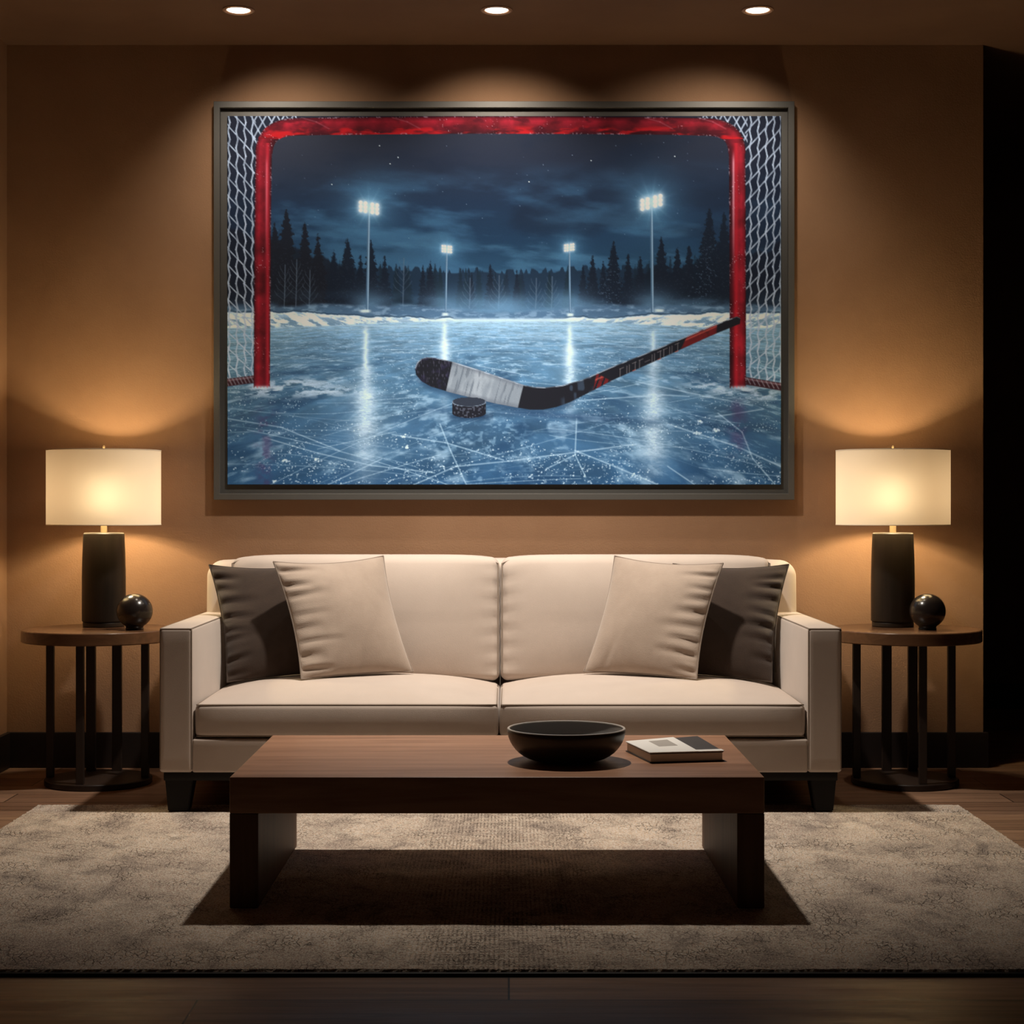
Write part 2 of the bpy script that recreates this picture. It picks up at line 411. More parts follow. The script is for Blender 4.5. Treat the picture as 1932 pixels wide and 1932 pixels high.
    mix(v, (205, 96, 80), red * .6 * np.exp(-((n + 7) / 1.6) ** 2))
    for k, (w0, kind) in enumerate(((52, 0), (66, 1), (78, 2), (92, 0), (104, 3), (118, 1), (130, 2), (142, 0), (154, 1), (166, 2))):
        def Q(a, b): return (ax0 + ux * (w0 + a) - uy * b, ay0 + uy * (w0 + a) + ux * b)
        c = (112, 106, 108); wd = 1.1
        if kind in (0, 1): stroke(img, [Q(6, -7), Q(0, 6)], wd, c, .75, 1)
        if kind in (1, 2): stroke(img, [Q(11, -7), Q(5, 6)], wd, c, .7, 1)
        if kind in (0, 2): stroke(img, [Q(5, -7), Q(13, -7)], wd, c, .7, 1)
        if kind == 3: stroke(img, [Q(2, 0), Q(12, 0)], wd, c, .6, 1)
        if kind == 2: stroke(img, [Q(0, 6), Q(6, 6)], wd, (190, 90, 70), .7, 1)
    edge_t, _, _, _ = dist_path(topE, sl)
    mix(v, (190, 205, 220), sh * .8 * sm(2.4, .6, edge_t) * (.35 + .65 * sm(.35, .65, vnoise(x / 9, y / 9, 490))))
    # puck
    sl = window(845, 930, 742, 796); x = X[sl]; y = Y[sl]; v = img[sl]
    mix(v, (24, 44, 70), .7 * np.exp(-((x - 890) / 42) ** 4 - ((y - 786) / 7) ** 2))
    e1 = ((x - 885) / 31.5) ** 2 + ((y - 758) / 8.5) ** 2
    e2 = ((x - 885) / 31.5) ** 2 + ((y - 779.5) / 9) ** 2
    body = np.maximum(sm(1.08, .95, e2), (np.abs(x - 885) < 31.5) * (y > 758) * (y < 779.5)); body = np.maximum(body, sm(1.08, .95, e1))
    mix(v, (27, 28, 36), body)
    mix(v, (88, 92, 106), body * .7 * sm(.62, .8, vnoise(x / 2.6, y / 3.2, 500)) * (e1 > 1))
    mix(v, (44, 50, 62), sm(1.02, .9, e1))
    mix(v, (150, 168, 186), body * .75 * np.exp(-((e1 - 1.02) / .10) ** 2) * (y > 756))
    n = fbm(X * .9, Y * .9, 510, 2)
    img = img * (.965 + .07 * n)[..., None]
    return np.clip(img, 0, 1)

# ---------------------------------------------------------------- mesh helpers
def obj(name, bm, mat, parent=None, smooth=True, angle=40):
    me = bpy.data.meshes.new(name)
    bmesh.ops.recalc_face_normals(bm, faces=bm.faces)
    bm.to_mesh(me); bm.free()
    if mat: me.materials.append(mat)
    o = bpy.data.objects.new(name, me); COL.objects.link(o)
    if parent: o.parent = parent
    if smooth:
        for p in me.polygons: p.use_smooth = True
        try: me.set_sharp_from_angle(angle=math.radians(angle))
        except Exception: pass
    return o

def thing(name, label, cat, loc=(0, 0, 0), group=None):
    o = bpy.data.objects.new(name, None); COL.objects.link(o); o.location = loc
    o.empty_display_size = .05
    return tag(o, label, cat, group)

def tag(o, label, cat, group=None):
    o['label'] = label; o['category'] = cat
    if group: o['group'] = group
    return o

def struct(o, label=None, cat=None):
    o['kind'] = 'structure'
    if label: o['label'] = label
    if cat: o['category'] = cat
    return o

def box(bm, x0, x1, y0, y1, z0, z1, bev=0, seg=2):
    vs = [bm.verts.new((x, y, z)) for x in (x0, x1) for y in (y0, y1) for z in (z0, z1)]
    fs = [bm.faces.new([vs[i] for i in f]) for f in ((0, 1, 3, 2), (4, 6, 7, 5), (0, 4, 5, 1), (2, 3, 7, 6), (0, 2, 6, 4), (1, 5, 7, 3))]
    if bev:
        es = list({e for f in fs for e in f.edges})
        bmesh.ops.bevel(bm, geom=es, offset=bev, segments=seg, affect='EDGES', profile=.5)
    return bm

def BM(*a, **k): return box(bmesh.new(), *a, **k)

def lathe(bm, prof, c=(0, 0, 0), n=64, closed=False):
    rings = []
    for r, z in prof:
        if r < 1e-6:
            rings.append([bm.verts.new((c[0], c[1], c[2] + z))])
        else:
            rings.append([bm.verts.new((c[0] + r * math.cos(2 * PI * k / n), c[1] + r * math.sin(2 * PI * k / n), c[2] + z)) for k in range(n)])
    pairs = list(zip(rings[:-1], rings[1:]))
    if closed: pairs.append((rings[-1], rings[0]))
    for a, b in pairs:
        for k in range(n):
            j = (k + 1) % n
            q = [a[k % len(a)], a[j % len(a)], b[j % len(b)], b[k % len(b)]]
            u = []
            for v in q:
                if v not in u: u.append(v)
            if len(u) > 2: bm.faces.new(u)
    return bm

def tube(bm, pts, r, n=8, closed=False):
    pts = [Vector(p) for p in pts]; N = len(pts); rings = []
    for i, p in enumerate(pts):
        a = pts[(i - 1) % N] if (closed or i > 0) else p
        b = pts[(i + 1) % N] if (closed or i < N - 1) else p
        t = (b - a).normalized()
        u = t.cross(Vector((0, 0, 1)))
        if u.length < .05: u = t.cross(Vector((0, 1, 0)))
        u.normalize(); w = t.cross(u)
        rr = r(i / max(N - 1, 1)) if callable(r) else r
        rings.append([bm.verts.new(p + u * rr * math.cos(2 * PI * k / n) + w * rr * math.sin(2 * PI * k / n)) for k in range(n)])
    for i in range(N if closed else N - 1):
        A, B = rings[i], rings[(i + 1) % N]
        for k in range(n): bm.faces.new((A[k], A[(k + 1) % n], B[(k + 1) % n], B[k]))
    if not closed:
        bm.faces.new(rings[0]); bm.faces.new(rings[-1])
    return bm

def padded(x0, x1, y0, y1, z0, z1, r=.02, n=14, m=4, warp=None):
    """a cushion block: rounded edges, then a warp(u, v, w, p) that swells or leans it (u, v, w in -1..1)"""
    bm = bmesh.new()
    c = Vector(((x0 + x1) / 2, (y0 + y1) / 2, (z0 + z1) / 2)); h = ((x1 - x0) / 2, (y1 - y0) / 2, (z1 - z0) / 2)
    def axis(hh):
        rr = min(r, hh * .98); a = [-hh + rr * k / m for k in range(m)]
        b = [-hh + rr + (2 * hh - 2 * rr) * k / n for k in range(n + 1)]
        return a + b + [-v for v in reversed(a)]
    ax = [axis(hh) for hh in h]; cache = {}
    def vert(i, j, k):
        key = (i, j, k)
        if key not in cache:
            p = Vector((ax[0][i], ax[1][j], ax[2][k]))
            q = Vector([max(-(hh - min(r, hh * .98)), min(hh - min(r, hh * .98), v)) for hh, v in zip(h, p)])
            d = p - q
            if d.length > 1e-9: p = q + d.normalized() * r
            u = [v / hh for v, hh in zip(p, h)]
            if warp: p = warp(u[0], u[1], u[2], p)
            cache[key] = bm.verts.new(c + p)
        return cache[key]
    L = len(ax[0]) - 1
    for a in range(L):
        for b in range(L):
            for s in (0, L):
                for q in (((s, a, b), (s, a + 1, b), (s, a + 1, b + 1), (s, a, b + 1)), ((a, s, b), (a + 1, s, b), (a + 1, s, b + 1), (a, s, b + 1)),
                          ((a, b, s), (a + 1, b, s), (a + 1, b + 1, s), (a, b + 1, s))):
                    bm.faces.new([vert(*k) for k in q])
    return bm

# ---------------------------------------------------------------- materials
def mat(name, base=(.5, .5, .5), rough=.6, metal=0.0, spec=.5):
    m = bpy.data.materials.new(name); m.use_nodes = True
    b = m.node_tree.nodes['Principled BSDF']
    b.inputs['Base Color'].default_value = (*base, 1); b.inputs['Roughness'].default_value = rough
    b.inputs['Metallic'].default_value = metal; b.inputs['Specular IOR Level'].default_value = spec
    return m

class NT:
    def __init__(s, m):
        s.t = m.node_tree; s.b = s.t.nodes.get('Principled BSDF'); s.m = m
        s.co = s.t.nodes.new('ShaderNodeTexCoord').outputs['Object']
    def n(s, typ, **kw):
        o = s.t.nodes.new(typ)
        for k, v in kw.items(): setattr(o, k, v)
        return o
    def l(s, a, b): s.t.links.new(a, b)
    def mapped(s, scale, rot=(0, 0, 0), co=None):
        o = s.n('ShaderNodeMapping'); o.inputs['Scale'].default_value = scale; o.inputs['Rotation'].default_value = rot
        s.l(co or s.co, o.inputs['Vector']); return o.outputs[0]
    def noise(s, scale, detail=4, rough=.55, vec=None, dist=0):
        o = s.n('ShaderNodeTexNoise'); o.inputs['Scale'].default_value = scale; o.inputs['Detail'].default_value = detail
        o.inputs['Roughness'].default_value = rough; o.inputs['Distortion'].default_value = dist
        s.l(vec or s.co, o.inputs['Vector']); return o.outputs['Fac']
    def ramp(s, fac, stops):
        o = s.n('ShaderNodeValToRGB'); e = o.color_ramp.elements
        while len(e) < len(stops): e.new(.5)
        for q, (p, c) in zip(e, stops):
            q.position = p; q.color = (c, c, c, 1) if isinstance(c, (int, float)) else (*c, 1)
        s.l(fac, o.inputs['Fac']); return o.outputs['Color']
    def mix(s, fac, a, b, mode='MIX'):
        o = s.n('ShaderNodeMix', data_type='RGBA', blend_type=mode)
        for v, k in ((fac, 0), (a, 6), (b, 7)):
            if isinstance(v, (int, float)): o.inputs[k].default_value = v if k == 0 else (v, v, v, 1)
            elif isinstance(v, tuple): o.inputs[k].default_value = (*v, 1)
            else: s.l(v, o.inputs[k])
        return o.outputs[2]
    def math(s, op, a, b=0.0):
        o = s.n('ShaderNodeMath', operation=op)
        for v, k in ((a, 0), (b, 1)):
            if isinstance(v, (int, float)): o.inputs[k].default_value = v
            else: s.l(v, o.inputs[k])
        return o.outputs[0]
    def color(s, c): s.l(c, s.b.inputs['Base Color'])
    def rough(s, c): s.l(c, s.b.inputs['Roughness'])
    def bump(s, h, strength=.3, dist=.01):
        o = s.n('ShaderNodeBump'); o.inputs['Strength'].default_value = strength; o.inputs['Distance'].default_value = dist
        s.l(h, o.inputs['Height']); s.l(o.outputs[0], s.b.inputs['Normal'])

def plaster(name, c0, c1, bump=.25):
    m = mat(name, c0, .8, spec=.25); t = NT(m)
    a = t.noise(2.2, 5, .6); b = t.noise(38, 4, .6)
    t.color(t.mix(t.ramp(a, [(.3, 0.0), (.7, 1.0)]), c0, c1))
    t.bump(t.math('ADD', t.math('MULTIPLY', b, .6), t.noise(170, 3)), bump, .004)
    return m

def wood(name, c0, c1, rough=.4, axis='x', scale=1.0, spec=.5):
    m = mat(name, c0, rough, spec=spec); t = NT(m)
    sc = {'x': (1.2, 14, 14), 'y': (14, 1.2, 14), 'z': (14, 14, 1.2)}[axis]
    v = t.mapped(tuple(k * scale for k in sc))
    a = t.noise(1.6, 6, .62, v, .6); g = t.noise(9, 3, .6, v)
    t.color(t.mix(t.ramp(a, [(.32, 0.0), (.68, 1.0)]), c0, c1))
    t.bump(g, .12, .002)
    return m

def fabric(name, c0, c1, weave=900, rough=.9, bump=.25, sheen=.2, mott=6):
    m = mat(name, c0, rough, spec=.15); t = NT(m)
    t.b.inputs['Sheen Weight'].default_value = sheen; t.b.inputs['Sheen Roughness'].default_value = .5
    t.color(t.mix(t.ramp(t.noise(mott, 5, .6), [(.3, 0.0), (.7, 1.0)]), c0, c1))
    h = t.noise(weave, 2, .5, t.mapped((1, 1, .35)))
    h2 = t.noise(weave, 2, .5, t.mapped((.35, .35, 1)))
    t.bump(t.math('ADD', h, h2), bump, .0015)
    return m

M = {}
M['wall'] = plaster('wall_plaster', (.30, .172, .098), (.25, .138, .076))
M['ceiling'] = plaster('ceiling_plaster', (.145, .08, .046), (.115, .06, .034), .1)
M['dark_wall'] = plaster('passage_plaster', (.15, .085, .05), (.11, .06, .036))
M['base'] = mat('dark_baseboard', (.010, .006, .005), .45)
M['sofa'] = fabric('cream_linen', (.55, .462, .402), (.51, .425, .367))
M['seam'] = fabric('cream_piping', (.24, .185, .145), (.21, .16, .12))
M['taupe'] = fabric('taupe_velvet', (.40, .318, .258), (.35, .275, .222), 500, .85, .35, .35, 14)
M['brown'] = fabric('brown_velvet', (.050, .032, .0235), (.036, .023, .017), 500, .85, .3, .3, 14)
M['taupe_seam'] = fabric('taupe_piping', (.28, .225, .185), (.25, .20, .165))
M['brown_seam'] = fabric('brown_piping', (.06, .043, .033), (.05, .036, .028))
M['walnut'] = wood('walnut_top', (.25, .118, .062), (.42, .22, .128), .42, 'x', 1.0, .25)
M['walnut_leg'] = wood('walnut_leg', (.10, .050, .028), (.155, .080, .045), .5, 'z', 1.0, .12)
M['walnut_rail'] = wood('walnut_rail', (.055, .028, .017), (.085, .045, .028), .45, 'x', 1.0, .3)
M['table'] = wood('side_table_wood', (.085, .040, .019), (.145, .068, .033), .27, 'x', 1.0, .5)
M['bars'] = mat('side_table_bars', (.018, .010, .007), .45)
M['leg'] = mat('sofa_leg_wood', (.007, .005, .004), .5, spec=.2)
M['ball'] = mat('polished_dark_stone', (.018, .013, .011), .22)
M['bowl'] = mat('dark_ceramic', (.034, .029, .026), .38)
M['bowl_inner'] = mat('grey_bowl_inner', (.30, .285, .275), .28)  # lighter grey than the bowl's outside
M['rim'] = mat('bowl_rim_highlight', (.55, .50, .44), .3)  # pale colour paints the highlight along the bowl's edge
M['brass'] = mat('pale_brass', (.75, .58, .36), .35, .6)
M['bronze_dark'] = mat('bronze_foot', (.02, .014, .010), .4, .3)
M['frame'] = mat('grey_metal_frame', (.092, .088, .082), .5, .3)
M['black'] = mat('black_backing', (.008, .008, .008), .6)
M['paper'] = mat('book_pages', (.82, .78, .72), .8)
M['jacket'] = mat('white_book_jacket', (.90, .87, .82), .6)
M['cover'] = mat('book_cover_and_shadow', (.03, .022, .018), .5)  # dark colour also stands in for the shadow on the book's right
M['print_grey'] = mat('pale_cover_print', (.42, .38, .34), .7)
M['trim'] = mat('downlight_trim', (.42, .25, .16), .4, .3)
M['binding'] = mat('rug_binding', (.008, .007, .006), .7)

m = mat('bronze', (.045, .030, .020), .42, .25, .35); t = NT(m)               # brushed lamp body
t.color(t.mix(t.noise(7, 4, .6, t.mapped((14, 14, .5))), (.011, .0075, .0055), (.026, .018, .013)))
t.bump(t.noise(30, 3, .5, t.mapped((14, 14, .4))), .12, .002); M['bronze'] = m

m = bpy.data.materials.new('lampshade_linen'); m.use_nodes = True; nt = m.node_tree; nt.nodes.clear()
o_ = nt.nodes.new('ShaderNodeOutputMaterial'); mx = nt.nodes.new('ShaderNodeMixShader')
d_ = nt.nodes.new('ShaderNodeBsdfDiffuse'); tr = nt.nodes.new('ShaderNodeBsdfTranslucent')
d_.inputs[0].default_value = (.80, .72, .58, 1); tr.inputs[0].default_value = (.90, .73, .61, 1); mx.inputs[0].default_value = .085
rf_ = nt.nodes.new('ShaderNodeBsdfRefraction'); rf_.inputs['Color'].default_value = (1.0, .97, .88, 1); rf_.inputs['Roughness'].default_value = 1.0; rf_.inputs['IOR'].default_value = 1.5
mx2 = nt.nodes.new('ShaderNodeMixShader'); mx2.inputs[0].default_value = .095
nt.links.new(tr.outputs[0], mx2.inputs[1]); nt.links.new(rf_.outputs[0], mx2.inputs[2])
nt.links.new(d_.outputs[0], mx.inputs[1]); nt.links.new(mx2.outputs[0], mx.inputs[2]); nt.links.new(mx.outputs[0], o_.inputs[0]); M['shade'] = m

def emitter(name, col, s):
    m = bpy.data.materials.new(name); m.use_nodes = True
    b = m.node_tree.nodes['Principled BSDF']; b.inputs['Base Color'].default_value = (.8, .8, .8, 1)
    b.inputs['Emission Color'].default_value = (*col, 1); b.inputs['Emission Strength'].default_value = s
    return m
M['lens'] = emitter('lit_lens', (1, .84, .66), 5.0)
M['bulb'] = emitter('lit_bulb', (1, .72, .42), 8.0)

# floor boards: long dark planks across the room
m = mat('dark_floor_boards', (.05, .03, .02), .32, spec=.3); t = NT(m)
br = t.n('ShaderNodeTexBrick'); br.offset = .37; br.squash = 1
t.l(t.co, br.inputs['Vector'])
for k, v in (('Scale', 1.0), ('Mortar Size', .0022), ('Mortar Smooth', .1), ('Bias', 0.0), ('Brick Width', 1.7), ('Row Height', .17)): br.inputs[k].default_value = v
br.inputs['Color1'].default_value = (0, 0, 0, 1); br.inputs['Color2'].default_value = (1, 1, 1, 1); br.inputs['Mortar'].default_value = (.5, .5, .5, 1)
gr = t.noise(1.5, 7, .65, t.mapped((1.3, 22, 22)), .8)
c = t.mix(t.ramp(gr, [(.3, 0.0), (.72, 1.0)]), (.14, .076, .045), (.34, .195, .122))
c = t.mix(.35, c, br.outputs['Color'], 'SOFT_LIGHT')
c = t.mix(br.outputs['Fac'], c, (.012, .008, .006))
t.color(c); t.rough(t.ramp(t.noise(3, 5, .6, t.mapped((1, 6, 6))), [(.3, .34), (.7, .50)]))
t.bump(t.math('SUBTRACT', t.math('MULTIPLY', gr, .5), br.outputs['Fac']), .2, .003); M['floor'] = m

# rug: worn taupe weave with dark cracks and a hatched middle
m = mat('woven_rug', (.36, .29, .24), .95, spec=.1); t = NT(m)
big = t.noise(2.6, 6, .62, None, .4); mid = t.noise(9, 6, .65, t.mapped((1, .55, 1)), .6)
warp = t.n('ShaderNodeTexNoise'); warp.inputs['Scale'].default_value = 14; warp.inputs['Detail'].default_value = 4; t.l(t.co, warp.inputs['Vector'])
wv = t.n('ShaderNodeVectorMath', operation='SCALE'); wv.inputs['Scale'].default_value = .05; t.l(warp.outputs['Color'], wv.inputs[0])
wa = t.n('ShaderNodeVectorMath', operation='ADD'); t.l(t.co, wa.inputs[0]); t.l(wv.outputs[0], wa.inputs[1])
vo = t.n('ShaderNodeTexVoronoi', feature='DISTANCE_TO_EDGE'); vo.inputs['Scale'].default_value = 34
t.l(t.mapped((1.6, .8, 1), (0, 0, .5), wa.outputs[0]), vo.inputs['Vector'])
crack = t.ramp(vo.outputs['Distance'], [(.0, 1.0), (.075, 0.0)])
crack = t.math('MULTIPLY', crack, t.ramp(t.noise(7, 4, .6), [(.45, 0.0), (.62, 1.0)]))
sep = t.n('ShaderNodeSeparateXYZ'); t.l(t.co, sep.inputs[0])
lx = t.math('POWER', t.math('ABSOLUTE', t.math('SINE', t.math('MULTIPLY', t.math('ADD', sep.outputs['X'], t.math('MULTIPLY', t.noise(3, 2), .006)), 290))), 5)
ly = t.math('POWER', t.math('ABSOLUTE', t.math('SINE', t.math('MULTIPLY', sep.outputs['Y'], 150))), 8)
mask = t.ramp(t.math('ABSOLUTE', t.math('ADD', sep.outputs['X'], t.math('MULTIPLY', t.math('SUBTRACT', t.noise(2.3, 3), .5), .5))), [(.12, 1.0), (.34, 0.0)])
lines = t.math('MAXIMUM', t.math('MULTIPLY', lx, t.ramp(t.noise(11, 3, .6, t.mapped((1, 3, 1))), [(.4, .15), (.6, 1.0)])),
               t.math('MULTIPLY', ly, t.ramp(t.noise(16, 3, .6, t.mapped((3, 1, 1))), [(.47, 0.0), (.58, .9)])))
hatch = t.math('MULTIPLY', lines, mask)
c = t.mix(t.ramp(big, [(.35, 0.0), (.65, 1.0)]), (.84, .69, .555), (.62, .50, .41))
c = t.mix(t.math('MULTIPLY', t.ramp(mid, [(.46, 0.0), (.70, 1.0)]), .70), c, (.20, .165, .15))
strk = t.noise(5, 5, .7, t.mapped((7, .9, 1), (0, 0, -.62)), .3)
c = t.mix(t.math('MULTIPLY', t.ramp(strk, [(.50, 0.0), (.72, 1.0)]), .38), c, (.80, .66, .54))
grain = t.noise(120, 4, .75, t.mapped((1.3, .7, 1), (0, 0, .5)))
c = t.mix(t.math('MULTIPLY', t.ramp(grain, [(.50, 0.0), (.68, 1.0)]), .55), c, (.20, .155, .13))
c = t.mix(t.math('MULTIPLY', crack, .6), c, (.08, .06, .05))
c = t.mix(t.math('MULTIPLY', hatch, .62), c, (.075, .055, .045))
fib = t.noise(230, 3, .8, t.mapped((1, .6, 1)))
c = t.mix(.85, c, t.ramp(fib, [(.35, .20), (.65, .84)]), 'OVERLAY')
t.color(c)
t.bump(t.math('SUBTRACT', fib, t.math('ADD', t.math('MULTIPLY', hatch, .6), t.math('MULTIPLY', crack, .6))), .9, .008); M['rug'] = m

# the print: its colours are stored per point of the canvas
m = mat('printed_canvas', (.5, .5, .5), .75, spec=.12); t = NT(m)
at = t.n('ShaderNodeAttribute', attribute_name='print'); t.color(at.outputs['Color']); M['print'] = m

# ---------------------------------------------------------------- the room
XL, XR, XE = PX(13, YW), PX(1855, YW), 3.6
YB = 8.70                                     # wall at the end of the passage on the right
struct(obj('floor', BM(XL - .1, XE, 2.6, YB + .1, -.1, 0), M['floor'], smooth=False), 'dark brown wooden board floor', 'floor')
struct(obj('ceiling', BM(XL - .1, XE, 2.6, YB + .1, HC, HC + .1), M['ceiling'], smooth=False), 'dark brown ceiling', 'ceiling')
struct(obj('wall_back', BM(XL - .1, XR, YW, YW + .16, 0, HC), M['wall'], smooth=False), 'brown plaster wall behind the sofa', 'wall')
struct(obj('wall_left', BM(XL - .1, XL, 2.6, YW, 0, HC), M['wall'], smooth=False), 'brown plaster wall at the left edge', 'wall')
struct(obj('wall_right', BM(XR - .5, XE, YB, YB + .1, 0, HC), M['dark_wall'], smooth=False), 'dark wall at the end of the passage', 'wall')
bb = BM(XL, XR + .016, YW - .018, YW, 0, PZ(1382, YW - .018), bev=.002)
box(bb, XR, XR + .016, YW, YW + .16, 0, PZ(1382, YW - .018), bev=.002)
struct(obj('baseboard_back', bb, M['base'], smooth=False), 'dark baseboard along the picture wall', 'baseboard')
struct(obj('baseboard_left', BM(XL, XL + .018, 2.6, YW - .018, 0, PZ(1382, YW - .018), bev=.002), M['base'], smooth=False), 'dark baseboard along the left wall', 'baseboard')
struct(obj('baseboard_right', BM(XR - .5, XE, YB - .018, YB, 0, PZ(1291, YB - .018), bev=.002), M['base'], smooth=False), 'dark baseboard in the passage', 'baseboard')

# ---------------------------------------------------------------- rug
RY0, RY1, RX0, RX1, RT = 3.756, 5.83, PX(70, 5.83), PX(1810, 5.83), .012
rug = thing('area_rug', 'large worn taupe woven rug under the coffee table and sofa front', 'rug', ((RX0 + RX1) / 2, (RY0 + RY1) / 2, 0))
bm = bmesh.new(); hx, hy = (RX1 - RX0) / 2, (RY1 - RY0) / 2
ring = []
def edge_pts(n=420):
    for (ax, ay), (bx, by) in (((-hx, -hy), (hx, -hy)), ((hx, -hy), (hx, hy)), ((hx, hy), (-hx, hy)), ((-hx, hy), (-hx, -hy))):
        for k in range(n): yield ax + (bx - ax) * k / n, ay + (by - ay) * k / n
rr = random.Random(3)
E = list(edge_pts())
top = [bm.verts.new((x * (1 - .0035) + rr.uniform(-.0022, .0022), y * (1 - .004) + rr.uniform(-.0022, .0022), RT + rr.uniform(-.001, .001))) for x, y in E]
out = [bm.verts.new((x + rr.uniform(-.002, .002), y + rr.uniform(-.002, .002), RT * .5)) for x, y in E]
low = [bm.verts.new((x, y, 0.0005)) for x, y in E]
N_ = len(E)
for A, B in ((low, out), (out, top)):
    for k in range(N_): bm.faces.new((A[k], A[(k + 1) % N_], B[(k + 1) % N_], B[k]))
bm.faces.new(top)
obj('pile', bm, M['rug'], rug, smooth=False)
bd = BM(-hx, hx, -hy - .011, -hy + .003, .0005, .0075, bev=.002)
o = obj('binding', bd, M['binding'], rug); o['label'] = 'black edge binding'

# ---------------------------------------------------------------- sofa
YF = 5.68; SY1 = 6.66
sx0, sx1 = PX(300, YF), PX(1589, YF)
zt, zb = PZ(1185, YF), PZ(1458, YF)
aw_l, aw_r = PX(363, YF), PX(1524, YF)
xm = PX(941.5, YF)
sofa = thing('sofa', 'cream fabric two-cushion sofa with square arms and dark tapered legs', 'sofa', ((sx0 + sx1) / 2, (YF + SY1) / 2, RT))
def local(o, root):
    """the mesh was built in world space: keep it there under its root"""
    o.matrix_parent_inverse = Matrix.Translation(-root.location); return o
def part(name, bm, mt, root, **k): return local(obj(name, bm, mt, root, **k), root)

def arm(x0, x1, inner):
    def w(u, v, q, p):
        if u * inner > 0: p.x += inner * .012 * (1 - v * v) * (1 - q * q)
        if q > 0: p.z += .004 * (1 - u * u) * (1 - v ** 8)
        return p
    a = part('armrest', padded(x0, x1, YF, SY1 - .02, zb, zt, .012, 12, 3, w), M['sofa'], sofa)
    e = .0035
    bm = bmesh.new()
    for xx in (x0 + e, x1 - e):
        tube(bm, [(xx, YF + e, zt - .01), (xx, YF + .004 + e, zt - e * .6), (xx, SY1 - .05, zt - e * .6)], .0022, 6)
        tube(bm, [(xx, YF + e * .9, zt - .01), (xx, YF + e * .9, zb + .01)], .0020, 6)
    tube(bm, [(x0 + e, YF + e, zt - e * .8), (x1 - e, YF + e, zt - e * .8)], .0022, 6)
    s = obj('piping', bm, M['seam'], a); s.matrix_parent_inverse = Matrix.Identity(4)
    return a
arm(sx0, aw_l, 1); arm(aw_r, sx1, -1)
def rail_warp(u, v, q, p): return p
part('front_panel', padded(aw_l - .002, aw_r + .002, YF + .002, SY1 - .1, zb, PZ(1392, YF) - .004, .008, 6, 3), M['sofa'], sofa)
part('base_rail', BM(sx0 + .012, sx1 - .012, YF + .012, SY1 - .03, PZ(1473, YF + .012), zb + .004, bev=.003), M['leg'], sofa)
def back_warp(u, v, q, p):
    p.z -= .02 * max(0, abs(u) - .93) / .07 * (q > 0) * abs(u); p.y += .02 * q; return p
part('back_frame', padded(sx0 + .012, sx1 - .012, 6.46, SY1 - .025, zb + .02, PZ(1054, 6.5), .045, 14, 5, back_warp), M['sofa'], sofa)

sz0, sz1 = PZ(1392, YF), PZ(1329, YF)
def seat(x0, x1):
    H = (sz1 - sz0) / 2
    def w(u, v, q, p):
        if q > 0:
            cr = (1 - abs(u) ** 3.2) * (1 - max(0, -v) ** 2.2) * (1 - .5 * max(0, v) ** 3)
            p.z += .050 * cr * q
        if v < -.9: p.y -= .007 * (1 - q * q) * (1 - u ** 6)
        if abs(u) > .9: p.x += math.copysign(.003, u) * (1 - q * q)
        return p
    o = part('seat_cushion', padded(x0, x1, YF + .006, 6.42, sz0, sz1, .016, 22, 4, w), M['sofa'], sofa)
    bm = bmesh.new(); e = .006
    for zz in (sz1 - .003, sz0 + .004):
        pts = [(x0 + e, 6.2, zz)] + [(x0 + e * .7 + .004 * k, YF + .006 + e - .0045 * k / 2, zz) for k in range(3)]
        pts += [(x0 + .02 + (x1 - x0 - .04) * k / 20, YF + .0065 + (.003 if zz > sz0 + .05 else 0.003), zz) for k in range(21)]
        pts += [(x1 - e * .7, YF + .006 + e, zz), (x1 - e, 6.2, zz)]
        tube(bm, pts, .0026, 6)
    s = obj('piping', bm, M['seam'], o)
    return o
g = .003
seat(aw_l + .008, xm - g); seat(xm + g, aw_r - .008)

bz0, bz1 = .37, PZ(1052, 6.43)
def backc(x0, x1):
    def w(u, v, q, p):
        if v < 0: p.y -= .040 * (1 - abs(u) ** 4) * (1 - abs(q) ** 3) * -v
        if q > 0: p.z += .010 * (1 - abs(u) ** 6) - .006 * abs(u) ** 12
        pin = .004 * math.sin(q * 23 + u) * max(0, abs(u) - .86) / .14
        if v < 0: p.y += pin
        p.y += .030 * q
        return p
    o = part('back_cushion', padded(x0, x1, 6.345, 6.50, bz0, bz1, .03, 24, 5, w), M['sofa'], sofa)
    bm = bmesh.new()
    yb = 6.345 + .030
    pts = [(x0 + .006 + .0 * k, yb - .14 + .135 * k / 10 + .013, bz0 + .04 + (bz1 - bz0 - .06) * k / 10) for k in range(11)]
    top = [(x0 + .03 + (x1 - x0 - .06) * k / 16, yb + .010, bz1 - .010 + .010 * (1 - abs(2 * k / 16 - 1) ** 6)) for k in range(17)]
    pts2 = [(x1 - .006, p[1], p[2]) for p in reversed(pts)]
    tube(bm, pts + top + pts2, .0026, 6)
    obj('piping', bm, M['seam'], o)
    return o
backc(aw_l + .012, xm - .0012); backc(xm + .0012, aw_r - .012)

